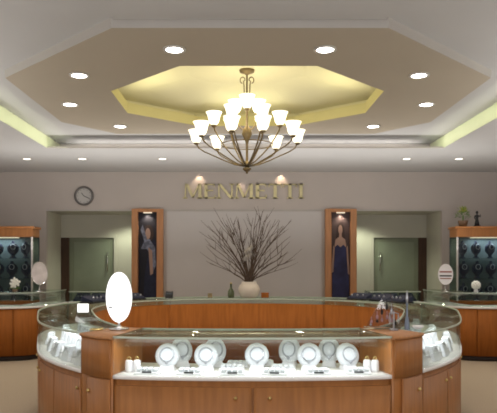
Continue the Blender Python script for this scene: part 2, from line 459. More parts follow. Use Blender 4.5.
poster(-1, 'tall wood framed lit poster, dark with pale lace figure, beside the alcove under the clock')
poster(1, 'tall wood framed lit poster of a woman in a long navy gown')

# ------------------------------------------------------------------ island of showcases
half = [(0,3.92),(.45,3.935),(.9,4.0),(1.14,4.19),(1.44,4.55),(1.69,4.98),(1.94,5.7),(2.13,6.4),(2.12,7.1),(1.86,7.75),(1.4,8.25),(.75,8.55),(0,8.63)]
loop = half + [(-x, y) for x, y in reversed(half[1:-1])]
def catmull(P, per=14):
    out = []; n = len(P)
    for i in range(n):
        p0, p1, p2, p3 = (Vector(P[(i+k-1) % n]) for k in range(4))
        for j in range(per):
            t = j/per
            out.append(.5*((2*p1)+(-p0+p2)*t+(2*p0-5*p1+4*p2-p3)*t*t+(-p0+3*p1-3*p2+p3)*t**3))
    return out
ihalf = [(0,4.45),(.40,4.46),(.79,4.51),(.95,4.62),(1.09,4.86),(1.25,5.2),(1.44,5.78),(1.60,6.4),(1.60,7.0),(1.42,7.45),(1.1,7.78),(.6,8.01),(0,8.08)]
ILOOP = catmull(ihalf + [(-x, y) for x, y in reversed(ihalf[1:-1])])
TH = .53
LOOP = catmull(loop); NL = len(LOOP); PER = 14
def path(i0, i1):
    """points and inward normals from control index i0 to i1 (may be negative, may be fractional)"""
    a, b = round(i0*PER), round(i1*PER)
    out = []
    for k in range(a, b+1):
        p = LOOP[k % NL]
        out.append((p, (ILOOP[k % NL]-p)/TH))
    return out
def strip(m, pth, o0, o1, z0, z1):
    A = [[m.bm.verts.new((*(p+n*o), z)) for p, n in pth] for o, z in ((o0,z0),(o1,z0),(o1,z1),(o0,z1))]
    for i in range(len(pth)-1):
        for k in range(4):
            j = (k+1) % 4
            m.face([A[k][i], A[j][i], A[j][i+1], A[k][i+1]], len(pth) > 3)
    m.face([A[k][0] for k in range(4)]); m.face([A[k][-1] for k in range(3, -1, -1)])
def sub(pth, f0, f1):
    n = len(pth)-1; a, b = f0*n, f1*n
    def ev(t):
        i = min(int(t), n-1); f = t-i
        return (pth[i][0].lerp(pth[i+1][0], f), pth[i][1].lerp(pth[i+1][1], f))
    return [ev(a)] + [pth[i] for i in range(n+1) if a+1e-4 < i < b-1e-4] + [ev(b)]
def showcase(name, label, i0, i1, ndoors, back='wood', wood='wood'):
    pth = path(i0, i1)
    ca, cb = pth[0], pth[-1]
    pth[0] = (ca[0].lerp(pth[1][0], .02), ca[1]); pth[-1] = (cb[0].lerp(pth[-2][0], .02), cb[1])
    mid = pth[len(pth)//2]
    t = thing(name, label, 'showcase', (0, 0, 0))
    m = MB(); strip(m, pth, .07, TH-.05, 0, .085); m.build('plinth', M['dark'], t)
    m = MB(); strip(m, pth, .022, TH-.02, .085, .795); m.build('cabinet_body', M[wood], t)
    for k in range(ndoors):
        g = .004
        dp = sub(pth, k/ndoors+g, (k+1)/ndoors-g)
        m = MB(); strip(m, dp, .002, .02, .10, .755); d = m.build('door_panel', M[wood], t)
        q, nn = sub(pth, (k+ (.88 if k % 2 == 0 else .12))/ndoors, 1)[0]
        c_ = q - nn*.006
        MB().ball((c_.x, c_.y, .69), .012, u=8, v=6).build('lock', M['gold'], d)
    m = MB(); strip(m, pth, -.004, TH-(.019 if back == 'wood' else 0), .797, .82); m.build('deck', M['deck'], t)
    m = MB(); strip(m, pth, .006, .013, .8205, 1.058); m.build('glass_front', M['glass'], t)
    m = MB(); strip(m, pth, 0, TH, 1.06, 1.07); m.build('glass_top', M['topglass'], t)
    m = MB(); strip(m, pth, -.003, .005, 1.058, 1.0712); strip(m, pth, TH-.005, TH+.003, 1.058, 1.0712); m.build('rim', M['rim'], t)
    if back == 'wood':
        m = MB(); strip(m, pth, TH-.018, TH-.002, .10, 1.01); m.build('back_panel', M['wood_d'], t)
        m = MB(); strip(m, pth, TH-.012, TH-.006, 1.0105, 1.0575); m.build('back_glass', M['glass'], t)
    else:
        m = MB(); strip(m, pth, TH-.013, TH-.006, .8205, 1.058); m.build('back_glass', M['glass'], t)
    return t
def post(label, i0, i1):
    pth = path(i0, i1)
    t = thing('corner_cabinet', label, 'cabinet')
    m = MB(); strip(m, pth, .06, TH-.04, 0, .085); m.build('plinth', M['dark'], t)
    m = MB(); strip(m, pth, .004, TH, .085, 1.05); m.build('cabinet_body', M['wood'], t)
    m = MB(); strip(m, sub(pth, .04, .96), -.014, .003, .80, 1.045); m.build('upper_panel', M['wood'], t)
    m = MB(); strip(m, sub(pth, .22, .96), -.014, .003, .10, .79); d = m.build('door', M['wood'], t)
    q, nn = sub(pth, .84, 1)[0] if i0 >= 0 else sub(pth, .3, 1)[0]
    c_ = q - nn*.02
    MB().ball((c_.x, c_.y, .70), .013, u=8, v=6).build('knob', M['gold'], d)
    m = MB(); strip(m, pth, -.02, TH, 1.0505, 1.07); m.build('top_board', M['wood_l'], t)
    return t
showcase('display_showcase', 'front glass display showcase of white necklace stands between two cherry wood corner cabinets', -2, 2, 2, back='glass')
post('cherry wood corner cabinet with the white oval mirror at the front of the island', -3.06, -2.0)
post('cherry wood corner cabinet at the front of the island below the acrylic earring stand', 2.0, 3.06)
showcase('display_showcase', 'curved corner showcase packed with white jewelry, left of the front cabinet with the oval mirror', -6, -3.06, 3, back='glass')
showcase('display_showcase', 'curved corner showcase packed with white jewelry, right of the front cabinet with the earring stand', 3.06, 6, 3, back='glass')
showcase('display_showcase', 'island side showcase behind the left curved corner showcase', -8, -6, 3, wood='wood_d')
showcase('display_showcase', 'island side showcase behind the right curved corner showcase', 6, 8, 3, wood='wood_d')
showcase('display_showcase', 'rear curved island showcase toward the clock and left alcove', -10.3, -8, 3, wood='wood_d')
showcase('display_showcase', 'rear curved island showcase toward the right alcove', 8, 10.3, 3, wood='wood_d')
showcase('display_showcase', 'rear island showcase with cherry back panel carrying the vase of twigs', 10.3, 13.7, 4, wood='wood_d')
m = MB(); m.lathe([(.001,.004),(1.45,.004)], c=(0,6.3,0), n=40, sy=1.25, caps=False); mo = m.build('floor_mat', M['mat_dark']); tag(mo, 'dark floor mat inside the ring of showcases', 'mat')  # dark sheet stands in for shade on the carpet

# ------------------------------------------------------------------ jewelry displays
ZD = .8205
nd = thing('necklace_display', '', 'necklace display')
m = MB(); m.hull([(-.055,-.05,0),(.055,-.05,0),(.055,.06,0),(-.055,.06,0)], [(-.035,.0,.05),(.035,.0,.05),(.035,.05,.05),(-.035,.05,.05)]); m.build('base', M['silk'], nd, bevel=.006)
tilt = Matrix.Translation((0,.02,.095)) @ Matrix.Rotation(R(-22), 4, 'X')
m = MB(); m.lathe([(.001,.036),(.03,.034),(.055,.027),(.071,.014),(.08,-.004),(.074,-.014),(.001,-.014)], axis='Y', n=26, sy=1.05); m.xform(tilt); m.build('bust', M['white'], nd)
m = MB().tube([(.044*math.sin(2*PI*k/28), -.0335, .046*math.cos(2*PI*k/28)-.002) for k in range(28)], .0055, closed=True); m.xform(tilt); m.build('necklace', M['silver'], nd)
m = MB().ball((0,-.032,-.054), .010, .006, .013); m.xform(tilt); m.build('pendant', M['silver'], nd)
first = True
front = [(167,4.17,0,'closest to the oval mirror'),(206,4.17,0,'second from the oval mirror'),(257,4.19,0,'on its own in the middle'),(309,4.19,-8,'second from the earring stand'),(349,4.19,12,'nearest the earring stand')]
rear = [(182,4.34,14,'closest to the oval mirror'),(216,4.34,14,'second from the oval mirror'),(289,4.34,-14,'just right of the lone middle one'),(329,4.34,-10,'closest to the earring stand')]
for row, nm in ((front,'front'),(rear,'back')):
    for px, d, rz, w in row:
        o = place(nd, (at(px,0,d).x, d, ZD), R(rz), 'round white necklace display in front showcase, %s row, %s' % (nm, w), 'necklace displays in the front showcase', first=first)
        o.scale = (.98,1,1.14) if nm == 'back' else (1.03,1.03,1.03)
        first = False
# short white ring holders at both ends
rh = thing('ring_holder', '', 'ring holder')
m = MB().lathe([(.001,0),(.026,0),(.027,.01),(.025,.07),(.020,.078),(.001,.08)], n=16); m.build('holder', M['silk'], rh)
m = MB().tube([(.011*math.cos(k*PI/8), 0, .089+.011*math.sin(k*PI/8)) for k in range(16)], .0025, n=5, closed=True); m.build('ring', M['gold'], rh)
for i, (px, d, lab) in enumerate([(129,4.12,'short white ring holder by the wood end panel under the oval mirror, outer one'),(137,4.13,'short white ring holder by the wood end panel under the oval mirror, inner one'),
        (367,4.13,'short white ring holder by the wood end panel below the earring stand, inner one'),(375,4.12,'short white ring holder by the wood end panel below the earring stand, outer one')]):
    place(rh, (at(px,0,d).x, d, ZD), 0, lab, 'ring holders at the ends of the front showcase', first=(i == 0))
# flat trays
tr = thing('jewelry_tray', '', 'tray')
m = MB(); m.hull([(-.085,-.05,0),(.085,-.05,0),(.085,.05,0),(-.085,.05,0)], [(-.08,-.048,.012),(.08,-.048,.012),(.08,.048,.032),(-.08,.048,.032)]); m.build('tray_base', M['silk'], tr, bevel=.003)
for k in range(4):
    m = MB(); m.box(-.068+.036*k, -.042+.036*k, -.036, .036, .013, .036); m.xform(Matrix.Rotation(R(3),4,'X')); m.build('pad', M['white'], tr)
m = MB().box(-.03, .03, -.049, -.040, .012, .02); m.build('price_card', M['black'], tr)
trays = [(148,4.06),(190,4.04),(232,4.03),(275,4.03),(318,4.04),(358,4.06),(232,4.19),(283,4.19),(238,4.34),(262,4.38)]
names = ['front row, beside the left ring holders','front row, below the first necklace pair','front row, left of the middle display','front row, right of the middle display','front row, below the tilted pair of displays','front row, beside the right ring holders','middle row, left of the lone middle display','middle row, right of the lone middle display','back row, left behind the lone middle display','back row, directly behind the lone middle display']
for i, ((px, d), w) in enumerate(zip(trays, names)):
    place(tr, (at(px,0,d).x, d, ZD), R(random.uniform(-10,10)), 'flat white jewelry tray, front showcase, ' + w, 'jewelry trays in the front showcase', first=(i == 0))
# corner showcases: stepped white blocks, each with chain or ring
blk = thing('jewelry_block', '', 'jewelry block')
m = MB(); m.hull([(-.05,-.04,0),(.05,-.04,0),(.05,.05,0),(-.05,.05,0)], [(-.045,-.005,.11),(.045,-.005,.11),(.045,.045,.11),(-.045,.045,.11)]); m.build('block', M['white'], blk, bevel=.005)
m = MB().tube([(.028*math.sin(k*PI/10), -.028+.0+.02*(.06+.03*math.cos(k*PI/10))/.11, .062+.034*math.cos(k*PI/10)) for k in range(20)], .004, n=5, closed=True); m.build('chain', M['silver'], blk)
cone = thing('ring_cone', '', 'ring cone')
MB().lathe([(.001,0),(.030,0),(.031,.008),(.012,.085),(.004,.095),(.001,.096)], n=14).build('cone', M['silk'], cone)
MB().tube([(.022*math.cos(k*PI/8), .022*math.sin(k*PI/8), .045) for k in range(16)], .004, n=5, closed=True).build('ring', M['silver'], cone)
fb = fc = True
for s, lab in ((-1, 'left'), (1, 'right')):
    pth = path(3.2, 5.85)
    for row, (off, n_, sc) in enumerate(((.11, 9, 1.0), (.24, 8, 1.55), (.38, 6, 2.0))):
        for k in range(n_):
            p, nn = sub(pth, (k+.5)/n_, 1)[0]
            q = p+nn*off
            ang = math.atan2(nn.x, nn.y) * -1
            rz = ang if s > 0 else -ang
            if row == 0 and k % 2:
                place(cone, (s*q.x, q.y, ZD), rz, 'small white ring cone among white blocks in the %s curved corner showcase' % lab, 'ring cones in the %s corner showcase' % lab, first=fc); fc = False
            else:
                o = place(blk, (s*q.x, q.y, ZD), rz, 'sloped white jewelry block, %s row of the %s curved corner showcase' % (('front','middle','back')[row], lab), 'jewelry blocks in the %s corner showcase' % lab, first=fb); fb = False
                o.scale = (min(sc,1.1), 1, sc)

# ------------------------------------------------------------------ things standing on the island
ZT = 1.072
def oval_mirror(label, loc, rx, rz_, zc, facem, framem, rotz=0, tiltx=0, extra=None):
    t = thing('vanity_mirror', label, 'mirror', loc, rotz)
    MB().lathe([(.001,0),(.07,0),(.07,.008),(.02,.016),(.009,.03),(.008,zc-rz_),(.001,zc-rz_+.004)], n=20).build('stand', M['chrome'], t)
    T = Matrix.Translation((0,0,zc)) @ Matrix.Rotation(R(tiltx),4,'X')
    m = MB(); m.lathe([(1.0,-.012),(1.0,.012),(.94,.014),(.94,.006)], axis='Y', n=36); m.xform(T @ Matrix.Diagonal((rx,1,rz_,1))); m.build('frame', framem, t)
    m = MB(); m.lathe([(.001,.0075),(.945,.0075)], axis='Y', n=36, caps=False); m.xform(T @ Matrix.Diagonal((rx,1,rz_,1))); m.build('mirror_face', facem, t)
    if extra: extra(t, T)
    return t
c = at(119, 0, 4.4)
def logo(t, T):
    m = MB(); m.box(-.075,-.045,-.0105,-.0085,-.075,-.066); m.xform(T); m.build('mark', M['greydark'], t)
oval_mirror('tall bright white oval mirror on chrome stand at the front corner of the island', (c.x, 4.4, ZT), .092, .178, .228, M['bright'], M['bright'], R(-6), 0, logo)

# vase with twigs
vy = 8.3
c = at(249, 0, vy)
vz = thing('twig_arrangement', 'round cream vase holding a wide spray of bare brown twigs on the rear showcase', 'vase', (c.x, vy, ZT))
MB().lathe([(.001,0),(.09,0),(.115,.02),(.14,.08),(.143,.12),(.125,.17),(.10,.195),(.105,.215),(.095,.215),(.085,.19),(.001,.18)], n=24).build('vase', M['vase'], vz)
rnd = random.Random(3)
for k in range(36):
    phi = R(rnd.uniform(4, 40)); side = rnd.uniform(0, 2*PI)
    if k < 18: phi = R(22 + 46*k/18); side = (0 if k % 2 else PI) + rnd.uniform(-.45, .45)
    L = min(1.0, .57/max(.05, math.sin(phi))) * rnd.uniform(.86, 1.02)
    if phi > R(50): L *= 1.02
    hx, hy = math.cos(side)*math.sin(phi), math.sin(side)*math.sin(phi)*.7
    n = 7; pts = [Vector((hx*.05, hy*.05, .17))]; j_ = Vector((0, 0, 0))
    for j in range(1, n+1):
        f = j/n; j_ += Vector((rnd.uniform(-.016,.016), rnd.uniform(-.016,.016), rnd.uniform(-.01,.014)))
        pts.append(Vector((hx*L*f**1.2, hy*L*f**1.2, .17+L*math.cos(phi)*f**.85)) + j_)
    m = MB(); m.tube(pts, [.0075*(1-.65*j/n) for j in range(n+1)], n=5)
    for b in range(4):
        i = rnd.randint(2, n-1); base = pts[i]; t_ = (pts[i+1]-pts[i]).normalized()
        sd = Vector((rnd.uniform(-1,1), rnd.uniform(-1,1), rnd.uniform(.1,.8))).normalized()
        ln = rnd.uniform(.10, .22)
        e1 = base + (t_*.6+sd*.7)*ln*.5; e2 = base + (t_*.7+sd*.8)*ln + Vector((0,0,.02))
        m.tube([base, e1, e2], [.0048,.0036,.002], n=4)
    m.build('branch', M['bark'], vz)
# pale dried blossom in the middle of the spray
m = MB()
for k in range(6): m.ball((rnd.uniform(-.06,.04), -.05+rnd.uniform(-.03,.03), .52+.03*k), .035, .02, .035, u=8, v=6)
m.build('pale_bloom', M['bloom'], vz)

# acrylic earring stand and slender bottles on the right front corner cabinet
ZP = 1.0705
c = at(383, 0, 4.42)
es = thing('earring_stand', 'clear acrylic earring stand hung with rose and dark drops on the right front corner cabinet', 'jewelry stand', (c.x, 4.42, ZP))
m = MB(); m.hull([(-.11,-.05,0),(.11,-.05,0),(.11,.05,0),(-.11,.05,0)], [(-.11,-.05,.012),(.11,-.05,.012),(.11,.05,.012),(-.11,.05,.012)]); m.build('base', M['acryl'], es)
m = MB(); m.hull([(-.10,-.004,.012),(.10,-.004,.012),(.10,.004,.012),(-.10,.004,.012)], [(.02,-.004,.22),(.055,-.004,.22),(.055,.004,.22),(.02,.004,.22)]); m.build('panel', M['acryl'], es)
for (x, z, mm, l) in ((-.065,.075,'rose',.04),(-.03,.11,'rose',.05),(-.03,.07,'black',.03),(.0,.15,'black',.06),(.0,.09,'rose',.045),(.03,.19,'bronze',.07),(.032,.11,'rose',.05),(.06,.16,'silver',.07),(.062,.09,'rose',.05),(-.07,.04,'silver',.02),(.085,.06,'black',.035)):
    m = MB(); m.tube([(x,-.008,z),(x,-.010,z-l*.5)], .0022, n=5); m.ball((x,-.012,z-l*.75), .0085,.006,l*.3, u=8, v=6); m.build('earring', M[mm], es)
c = at(407, 0, 4.40)
bt = thing('perfume_bottle', 'slender pale blue stoppered bottle beside the acrylic earring stand', 'bottle', (c.x, 4.40, ZP))
MB().lathe([(.001,0),(.024,0),(.025,.03),(.018,.07),(.010,.10),(.009,.17),(.013,.18),(.009,.19)], n=14).build('bottle_body', M['bluegl'], bt)
MB().lathe([(.007,.19),(.011,.20),(.016,.225),(.010,.25),(.004,.275),(.001,.28)], n=12).build('stopper', M['silver'], bt)
bt.scale = (.75, .75, 1)
c = at(402, 0, 4.14)
ts = thing('necklace_stand', 'small silver tree stand with draped chains between the earring stand and the blue bottle', 'jewelry stand', (c.x, 4.36, ZP))
m = MB().lathe([(.001,0),(.032,0),(.03,.008),(.006,.014),(.005,.13),(.001,.135)], n=14); m.tube([(-.035,0,.115),(0,0,.125),(.035,0,.115)], .004); m.build('pole', M['silver'], ts)
for x in (-.03, .03):
    MB().tube([(x,-.006,.115),(x-.006,-.008,.07),(x,-.006,.045),(x+.006,-.008,.07),(x,-.006,.113)], .003, n=5).build('chain', M['silver'], ts)
c = at(418, 0, 4.45)
dsh = thing('ring_dish', 'low pale dish with rings on the right front corner cabinet edge', 'dish', (c.x, 4.45, ZP))
MB().lathe([(.001,0),(.025,0),(.045,.022),(.042,.022),(.022,.006),(.001,.006)], n=18).build('dish', M['silk'], dsh)
MB().tube([(.012*math.cos(k*PI/8), .012*math.sin(k*PI/8), .012) for k in range(16)], .003, n=5, closed=True).build('ring', M['gold'], dsh)

es.scale = (1.15, .7, 1.15); es.location.y = 4.46
# gold pieces at the left front cabinet
c = at(96, 0, 4.36)
gd = thing('gold_bracelet', 'gold bangle lying on the left front corner cabinet', 'bracelet', (c.x, 4.36, ZP+.006))
MB().tube([(.04*math.cos(k*PI/12), .03*math.sin(k*PI/12), 0) for k in range(24)], .006, closed=True).build('bangle', M['gold'], gd)
MB().ball((.04,0,.004), .009).build('clasp', M['gold'], gd)
# white card sign on the far left of the island
def island_top(px, i_frac, off): 
    p, nn = path(i_frac, i_frac+.2)[0]; return p+nn*off
cd_ = at(83, 0, 5.75)
cs = thing('card_holder', 'small white blank card block on the left side showcase', 'card', (cd_.x, 5.75, ZT))
m = MB(); m.box(-.055,.055,-.02,.02,0,.012); m.build('base', M['acryl'], cs)
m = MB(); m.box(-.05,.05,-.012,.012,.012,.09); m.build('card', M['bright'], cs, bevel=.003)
# small pieces on the rear showcases
def small(name, label, cat, px, d, builder, z=ZT):
    c = at(px, 0, d); t = thing(name, label, cat, (c.x, d, z)); builder(t); return t
def reader(t):
    MB().hull([(-.05,-.04,0),(.05,-.04,0),(.05,.05,0),(-.05,.05,0)], [(-.05,-.03,.04),(.05,-.03,.04),(.05,.05,.09),(-.05,.05,.09)]).build('body', M['black'], t, bevel=.005)
    m = MB(); m.box(-.035,.035,-.012,.022,.056,.060); m.xform(Matrix.Translation((0,0,.0))); m.build('screen', M['bluegl'], t)
small('card_reader', 'small black card reader on the rear island counter below the dark poster', 'card reader', 169, 8.22, reader)
def greenb(t):
    MB().lathe([(.001,0),(.04,0),(.045,.05),(.04,.09),(.014,.13),(.013,.18),(.018,.185)], n=14).build('bottle_body', M['green_bottle'], t)
    MB().lathe([(.014,.185),(.014,.205),(.001,.207)], n=12).build('cap', M['gold'], t)
small('bottle', 'dark green bottle beside the cream vase', 'bottle', 231, 8.32, greenb)
def jbox(t):
    MB().box(-.05,.05,-.04,.04,0,.05).build('box_body', M['wood_d'], t, bevel=.004)
    MB().box(-.052,.052,-.042,.042,.051,.068).build('lid', M['wood_d'], t, bevel=.004)
small('jewelry_box', 'small brown jewelry box to the right of the cream vase', 'box', 265, 8.3, jbox)
def jcase(t):
    MB().box(-.03,.03,-.02,.02,0,.05).build('box_body', M['brass'], t, bevel=.004)
    MB().box(-.032,.032,-.022,.022,.051,.06).build('lid', M['brass'], t, bevel=.004)
small('trinket_box', 'tiny brass trinket box between the card reader and the green bottle', 'box', 210, 8.3, jcase)
# navy pad trays on the rear corner glass
nt_ = thing('velvet_tray', '', 'tray')
m = MB(); m.box(-.14,.14,-.09,.09,0,.02); m.build('tray_base', M['black'], nt_, bevel=.004)
m = MB(); m.hull([(-.13,-.08,.02),(.13,-.08,.02),(.13,.08,.02),(-.13,.08,.02)], [(-.13,-.07,.035),(.13,-.07,.035),(.13,.08,.085),(-.13,.08,.085)]); m.build('pad', M['navy'], nt_, bevel=.006)
for k in range(3):
    MB().ball((-.08+.08*k,-.055,.062), .012,.012,.014, u=8, v=6).build('jewel', M['silver'], nt_)
f = True
for s, who in ((-1,'left'),(1,'right')):
    for i, (fr, w) in enumerate(((8.35,'nearest the front'),(8.95,'middle one'),(9.55,'nearest the rear'))):
        p, nn = path(fr, fr+.2)[0]; q = p+nn*.27
        ang = -math.atan2(nn.x, nn.y)
        place(nt_, (s*q.x, q.y, ZT), (ang if s > 0 else -ang)+PI, 'navy velvet tray on %s rear curved showcase, %s' % (who, w), 'navy trays on the rear curved showcases', first=f); f = False

# ------------------------------------------------------------------ wall side counters, cabinets and what stands on them
def wall_counter(s, label):
    P0 = [(5.15,9.6),(4.4,9.6),(3.75,9.62),(3.42,9.72),(3.22,9.98),(3.14,10.4),(3.12,10.9)]
    pts = []
    for i in range(len(P0)-1):
        for j in range(6):
            a, b = Vector(P0[i]), Vector(P0[i+1]); pts.append(a.lerp(b, j/6))
    pts.append(Vector(P0[-1]))
    for _ in range(3): pts = [pts[0]]+[(pts[i-1]+pts[i]*2+pts[i+1])/4 for i in range(1, len(pts)-1)]+[pts[-1]]
    pth = []
    for i, p in enumerate(pts):
        t = (pts[min(i+1,len(pts)-1)]-pts[max(i-1,0)]).normalized(); n = Vector((t.y,-t.x))
        if n.y < 0 and p.y < 9.8: n = -n
        if p.y > 9.8 and n.x < 0: n = -n
        pth.append((Vector((s*p.x, p.y)), Vector((s*n.x, n.y))))
    t = thing('wall_counter', label, 'counter')
    m = MB(); strip(m, pth, .05, .44, 0, .08); m.build('plinth', M['dark'], t)
    m = MB(); strip(m, pth, .02, .46, .08, .82); m.build('cabinet_body', M['wood_d'], t)
    for k in range(5):
        m = MB(); strip(m, sub(pth, k/5+.003, (k+1)/5-.003), .002, .018, .09, .81); m.build('door_panel', M['wood_d'], t)
    m = MB(); strip(m, pth, -.01, .47, .82, .85); m.build('deck', M['deck'], t)
    m = MB(); strip(m, pth, .02, .026, .8505, 1.06); m.build('glass_front', M['cabglass'], t)
    m = MB(); strip(m, pth, .02, .45, 1.06, 1.068); m.build('glass_top', M['topglass'], t)
    m = MB(); strip(m, pth, .014, .022, 1.058, 1.069); m.build('rim', M['rim'], t)
    return t
wall_counter(-1, 'low wall side counter with cherry front below the white orchid, left')
wall_counter(1, 'low wall side counter with cherry front below the round white flower, right')
for s, w_ in ((-1, 'low glass counter with navy pads in front of the alcove below the clock'), (1, 'low glass counter with navy pads in front of the right alcove')):
    a, b = min(s*2.1, s*2.95), max(s*2.1, s*2.95)
    t = thing('pad_counter', w_, 'counter')
    MB().box(a+.03,b-.03,10.43,10.85,0,.08).build('plinth', M['dark'], t)
    MB().box(a,b,10.4,10.87,.08,.86).build('cabinet_body', M['wood_d'], t)
    MB().box(a-.01,b+.01,10.39,10.88,.8605,.885).build('deck', M['deck'], t)
    m = MB(); m.box(a,b,10.4,10.407,.8855,1.05); m.box(a,a+.007,10.4075,10.87,.8855,1.05); m.box(b-.007,b,10.4075,10.87,.8855,1.05); m.build('glass_sides', M['cabglass'], t)
    MB().box(a,b,10.4,10.87,1.0505,1.058).build('glass_top', M['topglass'], t)
    MB().box(a-.003,b+.003,10.394,10.3995,1.046,1.06).build('rim', M['rim'], t)
    for k in range(3):
        p = thing('velvet_pad', 'sloped navy velvet pad in the %s alcove counter, %s' % ('left' if s < 0 else 'right', ('nearest the poster','middle one','farthest from the poster')[k]), 'pad', (s*(2.26+.265*k), 10.62, .8855), 0, 'navy pads in the alcove counters')
        MB().hull([(-.115,-.15,0),(.115,-.15,0),(.115,.15,0),(-.115,.15,0)], [(-.115,-.14,.02),(.115,-.14,.02),(.115,.15,.13),(-.115,.15,.13)]).build('pad', M['navy'], p)
        for q in (-.06, 0, .06): MB().ball((q,-.02,.075), .014, .012, .012, u=8, v=5).build('jewel', M['silver'], p)
def wall_cabinet(s, label):
    x0, x1, y0, y1 = s*3.63, s*5.15, 10.62, 10.98
    a, b = min(x0,x1), max(x0,x1)
    t = thing('display_cabinet', label, 'cabinet')
    MB().box(a,b,y0,y1,0,.88).build('base_cabinet', M['wood_d'], t)
    m = MB(); m.box(a,b,y0,y1,1.98,2.12); m.box(a-.03,b+.03,y0-.03,y1,2.12,2.16); m.build('header', M['wood'], t, bevel=.006)
    MB().box(a,b,y1-.03,y1,.88,1.98).build('back_panel', M['greydark'], t)
    for xx in (a, b-.03): MB().box(xx,xx+.03,y0,y0+.03,.88,1.98).build('stile', M['chrome'], t)
    MB().box(a+.03,b-.03,y0+.005,y0+.012,.885,1.975).build('glass_door', M['cabglass'], t)
    MB().box(a if s > 0 else b-.008, a+.008 if s > 0 else b, y0+.035, y1-.035, .885, 1.975).build('glass_side', M['cabglass'], t)
    for z in (1.25, 1.6): MB().box(a+.03,b-.03,y0+.06,y1-.04,z,z+.012).build('shelf', M['cabglass'], t)
    m = MB(); m.box(a+.3,b-.3,y0+.1,y0+.2,1.965,1.978); m.build('light_strip', M['lamp_bar'], t)
    l = bpy.data.lights.new('cabinet_light','AREA'); l.energy = 5; l.size = .9; l.size_y = .1; l.shape = 'RECTANGLE'; l.color = (.75,.88,1)
    lo = bpy.data.objects.new('cabinet_light', l); COL.objects.link(lo); lo.location = ((a+b)/2, y0+.22, 1.955)
wall_cabinet(-1, 'tall lit glass display cabinet with cherry header at the left edge')
wall_cabinet(1, 'tall lit glass display cabinet with cherry header below the potted plant')
vb = thing('velvet_bust', '', 'necklace bust')
m = MB(); m.lathe([(.001,0),(.06,0),(.06,.015),(.03,.03),(.035,.06),(.09,.12),(.10,.19),(.07,.235),(.03,.26),(.026,.30),(.001,.305)], n=16, sy=.55); m.build('bust', M['navy'], vb)
m = MB().tube([(.04*math.sin(k*PI/10), -.052-.004*math.cos(k*PI/10), .20+.045*math.cos(k*PI/10)) for k in range(20)], .006, n=5, closed=True); m.build('necklace', M['silver'], vb)
f = True
for s, who in ((-1,'left'),(1,'right')):
    for z, wz in ((.885,'bottom'),(1.265,'middle'),(1.615,'top')):
        for i, x in enumerate((3.82, 4.06, 4.3)):
            place(vb, (s*(x+rnd.uniform(-.03,.03)), 10.82, z), R(rnd.uniform(-25,25)), 'navy necklace bust on %s shelf of %s tall cabinet, %s' % (wz, who, ('beside its inner side','second from its inner side','third from its inner side')[i]), 'navy busts in the tall cabinets', first=f); f = False
# plant and statuette on the right cabinet
c = at(463, 0, 10.8)
pp = thing('potted_plant', 'small bushy green plant in a brown pot on top of the right cabinet', 'plant', (c.x, 10.8, 2.161))
MB().lathe([(.001,0),(.06,0),(.085,.10),(.09,.11),(.075,.11),(.07,.09),(.001,.09)], n=16).build('pot', M['pot'], pp)
m = MB()
for k in range(170):
    a = rnd.uniform(0, 2*PI); e = rnd.uniform(-.1, 1.5); rr = rnd.uniform(.05,.125)
    p = Vector((rr*math.cos(a)*math.cos(e)*1.05, rr*math.sin(a)*math.cos(e), .17+rr*1.35*math.sin(e)))
    q = Matrix.Rotation(a,3,'Z') @ Matrix.Rotation(-e,3,'Y')
    m.mi = 1 if p.z > .24 and rnd.random() < .7 else 0  # upper leaves coloured lighter, as if lit from above
    l_, w_ = rnd.uniform(.03,.055), .014
    m.poly([p, p+q@Vector((l_*.5, w_, .004)), p+q@Vector((l_, 0, -.006)), p+q@Vector((l_*.5, -w_, .004))])
m.mi = 0; m.tube([(0,0,.08),(0,0,.2)], .012)
m.build('foliage', [M['green'], M['lime']], pp)
c = at(477, 0, 10.8)
st_ = thing('statuette', 'dark bronze standing figure statuette beside the potted plant', 'statuette', (c.x, 10.8, 2.161))
MB().box(-.05,.05,-.04,.04,0,.025).build('base', M['bronze'], st_, bevel=.004)
m = MB().lathe([(.001,.025),(.045,.025),(.036,.08),(.028,.12),(.022,.145),(.033,.18),(.036,.20),(.013,.215),(.011,.225),(.022,.24),(.024,.258),(.014,.276),(.001,.28)], n=14, sy=.75)
m.tube([(-.034,0,.198),(-.05,-.01,.16),(-.035,-.03,.13)], [.010,.009,.007]); m.tube([(.034,0,.198),(.054,-.005,.17),(.05,-.02,.215)], [.010,.009,.007])
m.build('figure', M['bronze'], st_)

# orchid, round flower
ZW = 1.07
c = at(15, 0, 9.8)
ob = thing('orchid', 'white orchid in a small pot on the left wall side counter', 'flower', (c.x, 9.8, ZW))
MB().lathe([(.001,0),(.035,0),(.045,.05),(.04,.05),(.001,.045)], n=14).build('pot', M['pot'], ob)
MB().tube([(0,0,.045),(.01,0,.09),(.03,-.01,.14)], .005).build('stem', M['green'], ob)
def flower(t, c, r, name='bloom'):
    m = MB()
    for k in range(5):
        a = 2*PI*k/5+.3
        m.ball((c[0]+r*.6*math.cos(a), c[1], c[2]+r*.6*math.sin(a)), r*.5, r*.14, r*.34, u=8, v=6, rot=Matrix.Rotation(-a,3,'Y'))
    m.ball((c[0], c[1]-r*.15, c[2]), r*.18)
    m.build(name, M['petal'], t)
for cx, cz in ((.035,.155),(-.015,.125),(.0,.175)): flower(ob, (cx,-.03,cz), .06)
for a in (.5, 2.4):
    m = MB().tube([(0,0,.045),(.05*math.cos(a),-.02,.075),(.12*math.cos(a),-.03,.06)], [.006,.014,.003]); m.build('leaf', M['green'], ob)
c = at(476, 0, 9.8)
fb_ = thing('round_flower', 'round white flower head on a short stem on the right wall side counter', 'flower', (c.x, 9.8, ZW))
MB().lathe([(.001,0),(.035,0),(.03,.04),(.018,.05),(.02,.055),(.001,.05)], n=14).build('vase', M['silk'], fb_)
